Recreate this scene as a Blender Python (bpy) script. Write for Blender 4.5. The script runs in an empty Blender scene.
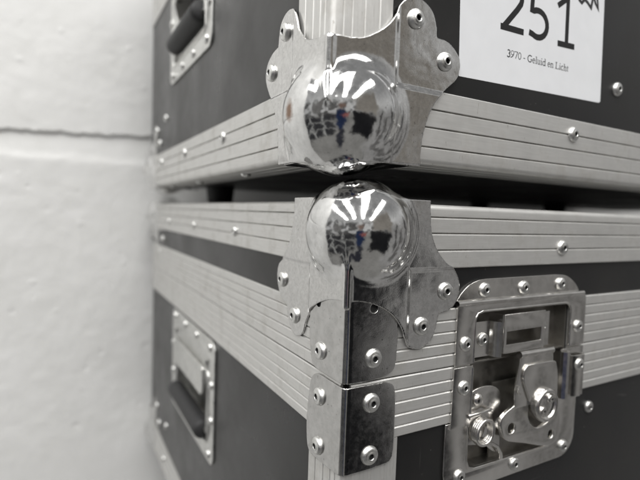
import bpy, bmesh, math, random
import numpy as np
from mathutils import Matrix, Vector

random.seed(4); rng = np.random.default_rng(7)
SC = bpy.context.scene
MM = 0.001

# ------------------------------------------------------------------ camera
YAW, PITCH, ROLL = math.radians(29.38), math.radians(-3.21), math.radians(-1.91)
CAM = Vector((-0.12872, -0.19773, 0.08796))
fw = Vector((math.sin(YAW)*math.cos(PITCH), math.cos(YAW)*math.cos(PITCH), math.sin(PITCH)))
rt = Vector((math.cos(YAW), -math.sin(YAW), 0)); dn = fw.cross(rt)
c_, s_ = math.cos(ROLL), math.sin(ROLL)
r2 = c_*rt + s_*dn; d2 = -s_*rt + c_*dn
cam = bpy.data.cameras.new('camera'); camo = bpy.data.objects.new('camera', cam); SC.collection.objects.link(camo)
m = Matrix((r2, -d2, -fw)).transposed().to_4x4(); m.translation = CAM
camo.matrix_world = m
cam.sensor_width = 36; cam.lens = 467.29/640*36; cam.clip_start = 0.005; cam.clip_end = 60
cam.dof.use_dof = True; cam.dof.focus_distance = 0.262; cam.dof.aperture_fstop = 5.4
SC.camera = camo

# ------------------------------------------------------------------ world (soft room light, procedural)
SC.view_settings.view_transform = 'Standard'; SC.view_settings.look = 'None'
SC.view_settings.exposure = 0.0; SC.view_settings.gamma = 1
W = bpy.data.worlds.new('World'); SC.world = W; W.use_nodes = True
nt = W.node_tree; N = nt.nodes; LK = nt.links
bgn = N['Background']
tc = N.new('ShaderNodeTexCoord')
def mth(op, a, b=None, c=None, tree=None):
    n = (tree or nt).nodes.new('ShaderNodeMath'); n.operation = op
    for i, v in enumerate((a, b, c)):
        if v is None: continue
        if isinstance(v, (int, float)): n.inputs[i].default_value = v
        else: (tree or nt).links.new(v, n.inputs[i])
    return n.outputs[0]
def dotv(v):
    n = N.new('ShaderNodeVectorMath'); n.operation = 'DOT_PRODUCT'; LK.new(tc.outputs['Generated'], n.inputs[0])
    n.inputs[1].default_value = v; return n.outputs['Value']
RT = (math.cos(YAW), -math.sin(YAW), 0); BK = (-math.sin(YAW), -math.cos(YAW), 0)
az = mth('MULTIPLY', mth('ARCTAN2', dotv(RT), dotv(BK)), 57.29578)     # 0 = behind the photographer, + = to the right
el = mth('MULTIPLY', mth('ARCSINE', dotv((0, 0, 1))), 57.29578)
def wnoise(scale, amp, off):
    n = N.new('ShaderNodeTexNoise'); n.inputs['Scale'].default_value = scale; n.inputs['Detail'].default_value = 3
    mp = N.new('ShaderNodeMapping'); mp.inputs['Location'].default_value = (off, off*.7, 0); LK.new(tc.outputs['Generated'], mp.inputs[0]); LK.new(mp.outputs[0], n.inputs['Vector'])
    return mth('MULTIPLY', mth('SUBTRACT', n.outputs[0], .5), amp)
az = mth('ADD', mth('ADD', az, wnoise(5, 26, 3.1)), wnoise(19, 9, 7.7))
el = mth('ADD', mth('ADD', el, wnoise(4, 16, 12.3)), wnoise(17, 8, 1.9))
def smooth(x, a, b):
    n = N.new('ShaderNodeMapRange'); n.interpolation_type = 'SMOOTHSTEP'; LK.new(x, n.inputs[0])
    n.inputs[1].default_value = a; n.inputs[2].default_value = b; return n.outputs[0]
def box(a0, a1, e0, e1, s=2.5):
    p = mth('MULTIPLY', smooth(az, a0-s, a0+s), smooth(az, a1+s, a1-s))
    q = mth('MULTIPLY', smooth(el, e0-s, e0+s), smooth(el, e1+s, e1-s))
    return mth('MULTIPLY', p, q)
def mixc(base, col, fac):
    n = N.new('ShaderNodeMix'); n.data_type = 'RGBA'
    if isinstance(fac, (int, float)): n.inputs[0].default_value = fac
    else: LK.new(fac, n.inputs[0])
    for i, v in ((6, base), (7, col)):
        if isinstance(v, tuple): n.inputs[i].default_value = (*v, 1)
        else: LK.new(v, n.inputs[i])
    return n.outputs[2]
col = mixc((.21, .205, .195), (.47, .47, .465), smooth(el, -8, 4))       # floor -> far walls
col = mixc(col, (.24, .24, .24), smooth(el, 18, 42))                   # ceiling
nz = N.new('ShaderNodeTexNoise'); nz.inputs['Scale'].default_value = 5; nz.inputs['Detail'].default_value = 5
LK.new(tc.outputs['Generated'], nz.inputs['Vector'])
clut = mth('MULTIPLY', smooth(nz.outputs[0], .47, .56), box(-110, 62, -16, 20, 6))
col = mixc(col, (.05, .049, .048), mth('MULTIPLY', clut, .92))
col = mixc(col, (.25, .245, .24), box(66, 150, -50, 14, 8))
for a_, w_, e0_, e1_, v_ in ((84, 3, -30, 10, .06), (97, 5, -40, 4, .10), (112, 2.5, -20, 16, .05), (125, 7, -45, 6, .12), (-100, 6, -30, 8, .08), (40, 4, 6, 22, .07), (-20, 5, 2, 16, .10), (-48, 8, 0, 14, .16)):
    col = mixc(col, (v_, v_*.97, v_*.94), box(a_-w_, a_+w_, e0_, e1_, 2))          # dark stripes added to the unseen hall, for contrast in the chrome
# racks of cases to the left and right, a person in blue between them
col = mixc(col, (.03, .03, .032), box(-85, -14, -42, -6, 3))
for a_ in (-62, -36): col = mixc(col, (.30, .30, .29), box(a_-1.5, a_+1.5, -42, -6, 1))
for e_ in (-18, -31): col = mixc(col, (.26, .26, .25), box(-85, -14, e_-.8, e_+.8, .8))
col = mixc(col, (.20, .185, .165), box(26, 72, 2, 34, 4))
col = mixc(col, (.012, .012, .013), box(22, 69, -37, 2, 2.5))
col = mixc(col, (.015, .024, .055), box(-9, 8, -30, 4, 3))
col = mixc(col, (.025, .026, .033), box(-8, 7, -70, -28, 3))
col = mixc(col, (.24, .09, .08), box(2, 13, -9, -4, 2))
col = mixc(col, (.16, .11, .09), box(-6, 4, 4, 15, 3))
LK.new(col, bgn.inputs[0]); bgn.inputs[1].default_value = 1.1

# ------------------------------------------------------------------ lamps: fluorescent tubes overhead, running back
def area(name, loc, sx, sy, power, yaw, colr=(1, .99, .97)):
    l = bpy.data.lights.new(name, 'AREA'); l.shape = 'RECTANGLE'; l.size = sx; l.size_y = sy; l.energy = power; l.color = colr
    o = bpy.data.objects.new(name, l); SC.collection.objects.link(o); o.location = loc
    o.rotation_euler = (0, 0, yaw); return o
for k, off in enumerate((-2.5, -1.05, .4, 1.85)):
    p = CAM + Vector(BK)*1.9 + Vector(RT)*off + Vector((0, 0, 2.25))
    area('ceiling_tube', p, .42, 4.2, 76, -YAW)

# ------------------------------------------------------------------ materials
MATS = {}
def newmat(name):
    mt = bpy.data.materials.new(name); mt.use_nodes = True; MATS[name] = mt
    return mt, mt.node_tree, mt.node_tree.nodes['Principled BSDF']
def tex(t, kind, scale, coord='Object', stretch=(1, 1, 1), **kw):
    co = t.nodes.new('ShaderNodeTexCoord'); mp = t.nodes.new('ShaderNodeMapping'); mp.inputs['Scale'].default_value = stretch
    t.links.new(co.outputs[coord], mp.inputs[0])
    n = t.nodes.new(kind); n.inputs['Scale'].default_value = scale
    for k, v in kw.items(): n.inputs[k].default_value = v
    t.links.new(mp.outputs[0], n.inputs['Vector']); return n
def rng_(t, x, a, b, c, d):
    n = t.nodes.new('ShaderNodeMapRange'); t.links.new(x, n.inputs[0])
    for i, v in enumerate((a, b, c, d)): n.inputs[i+1].default_value = v
    return n.outputs[0]
def mixm(t, fac, a, b):
    n = t.nodes.new('ShaderNodeMix'); n.data_type = 'RGBA'; t.links.new(fac, n.inputs[0])
    for i, v in ((6, a), (7, b)):
        if isinstance(v, tuple): n.inputs[i].default_value = (*v, 1)
        else: t.links.new(v, n.inputs[i])
    return n.outputs[2]
def bump(t, b, h, strength, dist=.0002):
    n = t.nodes.new('ShaderNodeBump'); n.inputs['Strength'].default_value = strength; n.inputs['Distance'].default_value = dist
    t.links.new(h, n.inputs['Height']); 
    if b.inputs['Normal'].links: t.links.new(b.inputs['Normal'].links[0].from_socket, n.inputs['Normal'])
    t.links.new(n.outputs[0], b.inputs['Normal'])

def metal(name, base, dark, r0, r1, nscale, specks=0., rust=False, dome=None, pit=.0, wear=.0, streak=(1, 1, 1), rough_scale=None, metallic=1., bdist=.0001, wob=0.):
    mt, t, b = newmat(name)
    n = tex(t, 'ShaderNodeTexNoise', nscale, stretch=streak, Detail=8.0, Roughness=.65)
    b.inputs['Metallic'].default_value = metallic
    base_c = mixm(t, rng_(t, n.outputs[0], .35, .62, 0, 1), dark, base)
    if wear:
        w = tex(t, 'ShaderNodeTexNoise', nscale*.35, Detail=10.0, Roughness=.75)
        base_c = mixm(t, rng_(t, w.outputs[0], .66, .74, 0, wear), base_c, (.16, .115, .085))
    rough_fac = None
    if dome:
        co = t.nodes.new('ShaderNodeTexCoord'); sb = t.nodes.new('ShaderNodeVectorMath'); sb.operation = 'DISTANCE'
        t.links.new(co.outputs['Object'], sb.inputs[0]); sb.inputs[1].default_value = tuple(v*MM for v in dome[:3])
        w = tex(t, 'ShaderNodeTexNoise', 70, Detail=6.0, Roughness=.7)
        dd = mth('ADD', sb.outputs['Value'], mth('MULTIPLY', mth('SUBTRACT', w.outputs[0], .5, tree=t), .012, tree=t), tree=t)
        rough_fac = rng_(t, dd, (dome[3]+.6)*MM, (dome[3]+3.5)*MM, 0, 1)
        mar = tex(t, 'ShaderNodeTexNoise', 320, Detail=9.0, Roughness=.75, Distortion=.8)
        worn = mixm(t, rng_(t, mar.outputs[0], .38, .62, 0, 1), (.56, .555, .545), (.72, .715, .705))
        base_c = mixm(t, rough_fac, base_c, worn)
    if specks:
        w = tex(t, 'ShaderNodeTexNoise', 520, Detail=4.0, Roughness=.55)
        base_c = mixm(t, rng_(t, w.outputs[0], .66, .72, 0, specks), base_c, (.17, .165, .16))
        w = tex(t, 'ShaderNodeTexNoise', 260, stretch=(1, 1, .12), Detail=3.0, Distortion=2.0)
        base_c = mixm(t, rng_(t, w.outputs[0], .68, .71, 0, specks*.6), base_c, (.36, .355, .35))
    if rust:
        co = t.nodes.new('ShaderNodeTexCoord'); sb = t.nodes.new('ShaderNodeVectorMath'); sb.operation = 'SUBTRACT'
        t.links.new(co.outputs['Object'], sb.inputs[0]); sb.inputs[1].default_value = (-.0135, .0160, .1385)
        sc_ = t.nodes.new('ShaderNodeVectorMath'); sc_.operation = 'MULTIPLY'; t.links.new(sb.outputs[0], sc_.inputs[0]); sc_.inputs[1].default_value = (60, 170, 120)
        ln = t.nodes.new('ShaderNodeVectorMath'); ln.operation = 'LENGTH'; t.links.new(sc_.outputs[0], ln.inputs[0])
        ad = mth('ADD', ln.outputs['Value'], mth('MULTIPLY', n.outputs[0], .9, tree=t), tree=t)
        base_c = mixm(t, rng_(t, ad, .8, 1.25, .9, 0), base_c, (.20, .10, .05))
    t.links.new(base_c, b.inputs['Base Color'])
    n2 = tex(t, 'ShaderNodeTexNoise', rough_scale or nscale*2, stretch=streak, Detail=6.0, Roughness=.7)
    ro = rng_(t, n2.outputs[0], .35, .68, r0, r1)
    if rough_fac is not None: ro = mth('ADD', ro, mth('MULTIPLY', rough_fac, .02, tree=t), tree=t)
    t.links.new(ro, b.inputs['Roughness'])
    if pit:
        v = tex(t, 'ShaderNodeTexNoise', 1500, Detail=3.0)
        bump(t, b, v.outputs[0], pit, bdist)
    if wob:
        v = tex(t, 'ShaderNodeTexNoise', 60, Detail=2.0)
        bump(t, b, v.outputs[0], wob, .0012)
    return mt
for nm_, dm_ in (('chrome_low', (14.3, 14.3, 79.2, 28.9)), ('chrome_up', (17.4, 17.4, 139.2, 31.0))):
    metal(nm_, (.80, .80, .795), (.60, .60, .595), .04, .13, 120, specks=.5, rust=nm_ == 'chrome_up', dome=dm_, pit=.25, wear=.35, bdist=.00006, wob=.26)
metal('plated_steel', (.60, .595, .585), (.48, .475, .465), .08, .19, 190, specks=.8, pit=.25, wear=.2, bdist=.00005, wob=.08)
metal('dish_steel', (.36, .345, .32), (.26, .25, .23), .36, .50, 100, pit=.1)
metal('latch_steel', (.75, .735, .71), (.64, .625, .60), .17, .27, 120, pit=.08, wear=.12, bdist=.00005, wob=.08)
metal('zinc_rivet', (.80, .80, .785), (.62, .62, .60), .28, .42, 300, pit=.3, bdist=.00006)
metal('handle_steel', (.76, .76, .74), (.6, .6, .58), .26, .42, 90, pit=.2)

def alu(name, ax):
    st = {'x': (.05, 1, 1), 'y': (1, .05, 1), 'z': (1, 1, .05)}[ax]
    mt, t, b = newmat(name)
    n = tex(t, 'ShaderNodeTexNoise', 900, stretch=st, Detail=5.0, Roughness=.7)
    big = tex(t, 'ShaderNodeTexNoise', 45, Detail=7.0, Roughness=.65)
    c = mixm(t, rng_(t, n.outputs[0], .3, .7, 0, 1), (.59, .585, .568), (.68, .675, .658))
    c = mixm(t, rng_(t, big.outputs[0], .52, .68, 0, .45), c, (.43, .415, .385))
    sp = tex(t, 'ShaderNodeTexNoise', 330, Detail=4.0, Roughness=.6)
    c = mixm(t, rng_(t, sp.outputs[0], .70, .76, 0, .8), c, (.12, .11, .10))
    sc = tex(t, 'ShaderNodeTexNoise', 120, stretch=(6, 6, .6), Detail=3.0, Distortion=1.5)
    c = mixm(t, rng_(t, sc.outputs[0], .70, .73, 0, .6), c, (.33, .31, .28))
    t.links.new(c, b.inputs['Base Color'])
    b.inputs['Metallic'].default_value = .72
    t.links.new(rng_(t, big.outputs[0], .35, .65, .38, .52), b.inputs['Roughness'])
    bump(t, b, n.outputs[0], .22, .00008)
    return mt
for ax in 'xyz': alu('aluminium_'+ax, ax)


def laminate():
    mt, t, b = newmat('black_laminate')
    n = tex(t, 'ShaderNodeTexNoise', 1600, Detail=2.0)
    big = tex(t, 'ShaderNodeTexNoise', 14, Detail=6.0, Roughness=.6)
    c = mixm(t, rng_(t, big.outputs[0], .4, .7, 0, 1), (.0075, .0075, .008), (.013, .0125, .012))
    s = tex(t, 'ShaderNodeTexNoise', 420, Detail=2.0)
    c = mixm(t, rng_(t, s.outputs[0], .74, .80, 0, .35), c, (.2, .19, .18))
    for st in ((1, 1, .06), (1, .08, .5), (.08, 1, 1.3)):
        sc = tex(t, 'ShaderNodeTexNoise', 150, stretch=st, Detail=2.0, Distortion=.6)
        c = mixm(t, rng_(t, sc.outputs[0], .745, .77, 0, .15), c, (.11, .105, .10))
    t.links.new(c, b.inputs['Base Color'])
    t.links.new(rng_(t, big.outputs[0], .35, .65, .27, .42), b.inputs['Roughness'])
    bump(t, b, n.outputs[0], .22, .00008); b.inputs['Specular IOR Level'].default_value = .35; b.inputs['Sheen Weight'].default_value = .07; b.inputs['Sheen Roughness'].default_value = .35
laminate()
def simple(name, colr, rough, metallic=0, nscale=200, amt=.15, b_=.2):
    mt, t, b = newmat(name)
    n = tex(t, 'ShaderNodeTexNoise', nscale, Detail=5.0)
    lo = tuple(x*(1-amt) for x in colr); hi = tuple(min(1, x*(1+amt)) for x in colr)
    t.links.new(mixm(t, rng_(t, n.outputs[0], .35, .65, 0, 1), lo, hi), b.inputs['Base Color'])
    b.inputs['Roughness'].default_value = rough; b.inputs['Metallic'].default_value = metallic
    bump(t, b, n.outputs[0], b_, .0002)
simple('black_rubber', (.022, .022, .023), .6)
simple('hole_shade', (.01, .01, .01), .7)  # near-black colour that paints the shade inside holes
simple('sticker_paper', (.74, .75, .77), .42, 0, 60, .02, .12)
simple('ink', (.008, .008, .009), .9)
simple('marker_ink', (.015, .015, .017), .35)
simple('groove_shade', (.34, .33, .31), .5, .6, 60, .5)  # shade of the extrusion grooves, put into a darker metal colour
simple('concrete_floor', (.22, .21, .19), .6, 0, 20)
def wallmat():
    mt, t, b = newmat('white_wall_paint')
    big = tex(t, 'ShaderNodeTexNoise', 16, Detail=8.0, Roughness=.65)
    fine = tex(t, 'ShaderNodeTexNoise', 330, Detail=6.0, Roughness=.65)
    c = mixm(t, rng_(t, big.outputs[0], .35, .65, 0, 1), (.735, .735, .72), (.785, .785, .775))
    t.links.new(c, b.inputs['Base Color']); b.inputs['Roughness'].default_value = .55
    mid = tex(t, 'ShaderNodeTexNoise', 75, Detail=6.0, Roughness=.6)
    bump(t, b, mid.outputs[0], .4, .0010)
    bump(t, b, fine.outputs[0], .35, .0005)
wallmat()

# ------------------------------------------------------------------ object helpers
def link(name, me, mat, parent=None, label=None, sharp=35):
    o = bpy.data.objects.new(name, me); SC.collection.objects.link(o)
    if mat and not me.materials: me.materials.append(MATS[mat])
    if parent is not None: o.parent = parent
    if label: o['label'] = label
    if sharp is not None:
        me.polygons.foreach_set('use_smooth', [True]*len(me.polygons))
        me.set_sharp_from_angle(angle=math.radians(sharp))
    return o
def mesh(verts, faces, name='m'):
    me = bpy.data.meshes.new(name); me.from_pydata([tuple(map(float, v)) for v in verts], [], [tuple(int(i) for i in f) for f in faces]); me.update()
    return me
def fixn(me):
    bm = bmesh.new(); bm.from_mesh(me); bmesh.ops.recalc_face_normals(bm, faces=bm.faces); bm.to_mesh(me); bm.free(); me.update(); return me
def join(meshes):
    V = []; F = []
    for me in meshes:
        b = len(V); V += [tuple(v.co) for v in me.vertices]; F += [tuple(i+b for i in p.vertices) for p in me.polygons]
    for me in meshes:
        bpy.data.meshes.remove(me)
    return mesh(V, F)
def tomap(me, face):
    """flat drawing (u, z, out) -> case face.  R: x=u, y=-out ; L: y=u, x=-out"""
    for v in me.vertices:
        u, z, o = v.co
        v.co = (u, -o, z) if face == 'R' else (-o, u, z)
    me.update(); return fixn(me)
def spline(pts, n=6):
    """closed outline; a third item 1 marks a sharp point; catmull-rom between"""
    P = [(p[0], p[1]) for p in pts]; S = [len(p) > 2 for p in pts]; L = len(P); out = []
    for i in range(L):
        p1, p2 = P[i], P[(i+1) % L]
        p0 = P[i-1] if not S[i] else (2*p1[0]-p2[0], 2*p1[1]-p2[1])
        p3 = P[(i+2) % L] if not S[(i+1) % L] else (2*p2[0]-p1[0], 2*p2[1]-p1[1])
        k = 1 if (S[i] and S[(i+1) % L]) else n
        for j in range(k):
            t = j/k
            out.append(tuple(.5*((2*p1[a])+(-p0[a]+p2[a])*t+(2*p0[a]-5*p1[a]+4*p2[a]-p3[a])*t*t+(-p0[a]+3*p1[a]-3*p2[a]+p3[a])*t**3) for a in (0, 1)))
    return out
def rrect(x0, z0, x1, z1, r, n=6):
    out = []
    rr = r if isinstance(r, (tuple, list)) else (r,)*4
    for (cx, cz, a, q) in ((x1-rr[0], z1-rr[0], 0, rr[0]), (x0+rr[1], z1-rr[1], 90, rr[1]), (x0+rr[2], z0+rr[2], 180, rr[2]), (x1-rr[3], z0+rr[3], 270, rr[3])):
        if q == 0: out.append((cx, cz)); continue
        for k in range(n+1):
            t = math.radians(a+90*k/n); out.append((cx+q*math.cos(t), cz+q*math.sin(t)))
    return out
def circ(x, z, r, n=20):
    return [(x+r*math.cos(2*math.pi*k/n), z+r*math.sin(2*math.pi*k/n)) for k in range(n)]
def plate(outline, o0, o1, holes=(), bev=.3, face='R', res=2):
    """outline in mm (u,z), from out=o0 to out=o1 (mm), rounded edges"""
    cu = bpy.data.curves.new('c', 'CURVE'); cu.dimensions = '2D'; cu.fill_mode = 'BOTH'
    for pl in (outline, *holes):
        s = cu.splines.new('POLY'); s.points.add(len(pl)-1); s.use_cyclic_u = True
        for i, p in enumerate(pl): s.points[i].co = (p[0], p[1], 0, 1)
    cu.offset = -bev; cu.bevel_depth = bev; cu.bevel_resolution = res; cu.extrude = max(.001, (o1-o0)/2-bev)
    ob = bpy.data.objects.new('c', cu); SC.collection.objects.link(ob)
    dg = bpy.context.evaluated_depsgraph_get(); me = bpy.data.meshes.new_from_object(ob.evaluated_get(dg))
    bpy.data.objects.remove(ob); bpy.data.curves.remove(cu)
    bm = bmesh.new(); bm.from_mesh(me); bmesh.ops.remove_doubles(bm, verts=bm.verts, dist=.002); bm.to_mesh(me); bm.free()
    me.materials.clear()
    for v in me.vertices: v.co = (v.co.x*MM, v.co.y*MM, (v.co.z+(o0+o1)/2)*MM)
    return tomap(me, face)
def prism(section, axis, a, b):
    """section: list of 2-D pts mm ; axis x: (y,z) ; y: (x,z) ; z: (x,y)"""
    V = []; n = len(section)
    for t in (a, b):
        for (p, q) in section:
            V.append({'x': (t, p, q), 'y': (p, t, q), 'z': (p, q, t)}[axis])
    V = [tuple(c*MM for c in v) for v in V]
    F = [(i, (i+1) % n, n+(i+1) % n, n+i) for i in range(n)] + [tuple(range(n-1, -1, -1)), tuple(range(n, 2*n))]
    return fixn(mesh(V, F))
def tube(pts, r, n=10, closed=False):
    P = [Vector(p) for p in pts]; V = []; F = []; up = None
    for i, p in enumerate(P):
        t = (P[min(i+1, len(P)-1)]-P[max(i-1, 0)]).normalized()
        if up is None: up = t.orthogonal().normalized()
        up = (up - t*up.dot(t)).normalized(); s = t.cross(up)
        for k in range(n):
            a = 2*math.pi*k/n; V.append(p + r*(math.cos(a)*up+math.sin(a)*s))
    for i in range(len(P)-1):
        for k in range(n): F.append((i*n+k, i*n+(k+1) % n, (i+1)*n+(k+1) % n, (i+1)*n+k))
    F += [tuple(range(n-1, -1, -1)), tuple(range((len(P)-1)*n, len(P)*n))]
    return fixn(mesh(V, F))
def lathe(prof, n=28):
    """prof (r, h) mm, axis +z local"""
    V = []; F = []
    for (r, h) in prof:
        for k in range(n): V.append((r*MM*math.cos(2*math.pi*k/n), r*MM*math.sin(2*math.pi*k/n), h*MM))
    for i in range(len(prof)-1):
        for k in range(n): F.append((i*n+k, i*n+(k+1) % n, (i+1)*n+(k+1) % n, (i+1)*n+k))
    F.append(tuple(range(n-1, -1, -1))); F.append(tuple(range((len(prof)-1)*n, len(prof)*n)))
    return fixn(mesh(V, F))

# rivet meshes, axis +z = outwards
def rivet_mesh(R, h):
    pr = [(R*.97, -.6), (R, .15), (R*.97, .45)]
    for k in range(1, 6):
        a = k/6*math.pi/2; pr.append((R*(.56+.41*math.cos(a)), .45+(h-.45)*math.sin(a)))
    pr += [(R*.50, h*1.0), (R*.44, h*1.12), (R*.36, h*1.14), (R*.29, h*1.0), (R*.26, h*.6), (R*.25, -.3)]
    me = lathe(pr, 32); me.materials.append(MATS['zinc_rivet']); me.materials.append(MATS['hole_shade'])
    me.polygons[-1].material_index = 1  # rivet bore painted near-black for the shade in it
    for p in me.polygons:
        if p.center.xy.length < R*MM*.285: p.material_index = 1
    return me
RIV = {'big': rivet_mesh(5.2, 2.3), 'mid': rivet_mesh(4.5, 2.2), 'small': rivet_mesh(3.9, 2.0)}
for k in RIV: 
    RIV[k].polygons.foreach_set('use_smooth', [True]*len(RIV[k].polygons))
def rivet(size, u, z, out, face, parent, name='rivet'):
    o = bpy.data.objects.new(name, RIV[size]); SC.collection.objects.link(o); o.parent = parent
    jit = Matrix.Rotation(random.uniform(0, 6.28), 4, 'Z') @ Matrix.Rotation(random.uniform(-.05, .05), 4, 'X')
    if face == 'R': M_ = Matrix.Rotation(math.radians(90), 4, 'X'); loc = (u*MM, -out*MM, z*MM)
    elif face == 'L': M_ = Matrix.Rotation(math.radians(-90), 4, 'Y'); loc = (-out*MM, u*MM, z*MM)
    else: M_ = Matrix.Rotation(math.radians(180), 4, 'X'); loc = (u*MM, out*MM, z*MM)
    o.matrix_local = Matrix.Translation(loc) @ M_ @ jit
    return o

# ------------------------------------------------------------------ signed-distance modelling for the pressed parts
def poly_sd(P, X, Y):
    P = np.array(P, np.float32); d = np.full(X.shape, 1e9, np.float32); s = np.ones(X.shape, np.float32)
    n = len(P)
    for i in range(n):
        a = P[i]; b = P[i-1]; e = b-a
        wx = X-a[0]; wy = Y-a[1]
        t = np.clip((wx*e[0]+wy*e[1])/max(1e-9, float(e@e)), 0, 1)
        d = np.minimum(d, (wx-e[0]*t)**2+(wy-e[1]*t)**2)
        c1 = Y >= a[1]; c2 = Y < b[1]; c3 = e[0]*wy > e[1]*wx
        flip = (c1 & c2 & c3) | (~c1 & ~c2 & ~c3)
        s = np.where(flip, -s, s)
    return s*np.sqrt(d)
def smin(a, b, k):
    h = np.maximum(k-np.abs(a-b), 0)/k
    return np.minimum(a, b)-h*h*k*.25
def sstep(x, a, b):
    t = np.clip((x-a)/(b-a), 0, 1); return t*t*(3-2*t)
def surface_nets(f, lo, hi, h):
    ax = [np.arange(lo[i], hi[i]+h, h, dtype=np.float32) for i in range(3)]
    X, Y, Z = np.meshgrid(*ax, indexing='ij'); D = f(X, Y, Z)
    S = D < 0; nx, ny, nz = D.shape
    c = [S[a:nx-1+a, b:ny-1+b, d:nz-1+d] for a in (0, 1) for b in (0, 1) for d in (0, 1)]
    cnt = sum(x.astype(np.int8) for x in c); act = (cnt > 0) & (cnt < 8)
    idx = -np.ones(act.shape, np.int64); idx[act] = np.arange(act.sum())
    ii, jj, kk = np.nonzero(act); acc = np.zeros((len(ii), 3)); num = np.zeros(len(ii))
    corners = [(a, b, d) for a in (0, 1) for b in (0, 1) for d in (0, 1)]
    for A in corners:
        for q in range(3):
            if A[q]: continue
            B = list(A); B[q] = 1
            da = D[ii+A[0], jj+A[1], kk+A[2]]; db = D[ii+B[0], jj+B[1], kk+B[2]]
            m_ = (da < 0) != (db < 0); t = np.where(m_, da/np.where(m_, da-db, 1), 0)
            pt = np.array(A, float)[None, :]+np.eye(3)[q][None, :]*t[:, None]
            acc += pt*m_[:, None]; num += m_
    V = (acc/num[:, None]+np.stack([ii, jj, kk], 1))*h+np.array(lo)
    F = []
    for q in range(3):
        r, s = (q+1) % 3, (q+2) % 3
        sl0 = [slice(None)]*3; sl1 = [slice(None)]*3; sl0[q] = slice(0, -1); sl1[q] = slice(1, None)
        e = S[tuple(sl0)] != S[tuple(sl1)]; I = np.array(np.nonzero(e)).T
        ok = (I[:, r] > 0) & (I[:, s] > 0) & (I[:, r] < D.shape[r]-1) & (I[:, s] < D.shape[s]-1); I = I[ok]
        inside = S[tuple(I.T)]
        def g(dr, ds):
            J = I.copy(); J[:, r] -= dr; J[:, s] -= ds; return idx[tuple(J.T)]
        Q = np.stack([g(0, 0), g(1, 0), g(1, 1), g(0, 1)], 1)
        Q[~inside] = Q[~inside][:, ::-1]
        F.append(Q)
    F = np.concatenate(F); F = F[(F >= 0).all(1)]
    def val(P): return f(P[:, 0].astype(np.float32), P[:, 1].astype(np.float32), P[:, 2].astype(np.float32))
    e = .12
    def grad(P):
        return np.stack([(val(P+np.eye(3)[k]*e)-val(P-np.eye(3)[k]*e))/(2*e) for k in range(3)], 1)
    for _ in range(3):
        g_ = grad(V); v = val(V); st = -v[:, None]*g_/np.maximum((g_**2).sum(1), .2)[:, None]
        V = V+np.clip(st, -h*.5, h*.5)*.9
    G = grad(V); G /= np.maximum(np.linalg.norm(G, axis=1), 1e-6)[:, None]
    me = bpy.data.meshes.new('s'); me.vertices.add(len(V)); me.vertices.foreach_set('co', (V*MM).ravel())
    me.loops.add(len(F)*4); me.loops.foreach_set('vertex_index', F[:, ::-1].ravel().astype(np.int32))
    me.polygons.add(len(F)); me.polygons.foreach_set('loop_start', np.arange(0, len(F)*4, 4, dtype=np.int32))
    me.update(calc_edges=True); me.polygons.foreach_set('use_smooth', [True]*len(F))
    # make the winding agree with the gradient
    pn = np.zeros(len(F)*3); me.polygons.foreach_get('normal', pn)
    if (pn.reshape(-1, 3)*G[F[:, 0]]).sum(1).mean() < 0: me.flip_normals()
    me.normals_split_custom_set_from_vertices(G.tolist())
    return me

def lattice2(polyR, polyL):
    return polyR, polyL
def corner_shell(polyR, polyL, t=1.5, lift=None, inner=0., ball=None, bead=None, cap=None, holes=(), dents=(), rk=3.2, blend=6.):
    def f(x, y, z):
        g = smin(x, y, rk); u = np.maximum(x, y)
        L = inner + (lift(u, z) if lift else 0)
        sh = np.abs(g+L+t/2)-t/2
        onR = y < x
        md = np.where(onR, poly_sd(polyR, x, z), poly_sd(polyL, y, z))
        for (fc, hu, hz, hr) in holes:
            hd = hr-np.sqrt(((x if fc == 'R' else y)-hu)**2+(z-hz)**2)
            md = np.where(onR == (fc == 'R'), np.maximum(md, hd), md)
        if ball:
            (bc, bz, br) = ball; v = (z-bz)*(1 if cap[0] < bz else -1)          # clear the sheet where the ball takes its place
            q = np.sqrt((u-bc)**2+v**2)-(br**2-(bc+2)**2)**.5+2.5
            corner = np.maximum(u-bc, v-3)
            md = np.maximum(md, -np.minimum(q, corner))
        r = .45; a = np.maximum(sh+r, 0); b = np.maximum(md+r, 0)
        d = np.sqrt(a*a+b*b)+np.minimum(np.maximum(sh, md)+r, 0)-r
        if cap:
            (z0, z1, R_) = cap
            qx = np.maximum(np.abs(x-R_/2)-R_/2+6, 0); qy = np.maximum(np.abs(y-R_/2)-R_/2+6, 0)
            pd = np.sqrt(qx*qx+qy*qy)-6; zd = np.abs(z-(z0+z1)/2)-(z1-z0)/2
            pd = np.maximum(pd, zd)
            if ball:
                cx = np.sqrt((x-ball[0])**2+(y-ball[0])**2)-17; cx = np.minimum(cx, u-ball[0]-2)
                pd = np.maximum(pd, -cx)
            d = smin(d, pd, 1.5)
        if ball:
            (bc, bz, br) = ball
            d = smin(d, np.sqrt((x-bc)**2+(y-bc)**2+(z-bz)**2)-br, blend)
        if bead:
            (bx, z0, z1, br) = bead
            zz = np.clip(z, z0, z1); d = smin(d, np.sqrt((x-bx)**2+(y-bx)**2+(z-zz)**2)-br, .9)
        return d.astype(np.float32)
    return f

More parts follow.
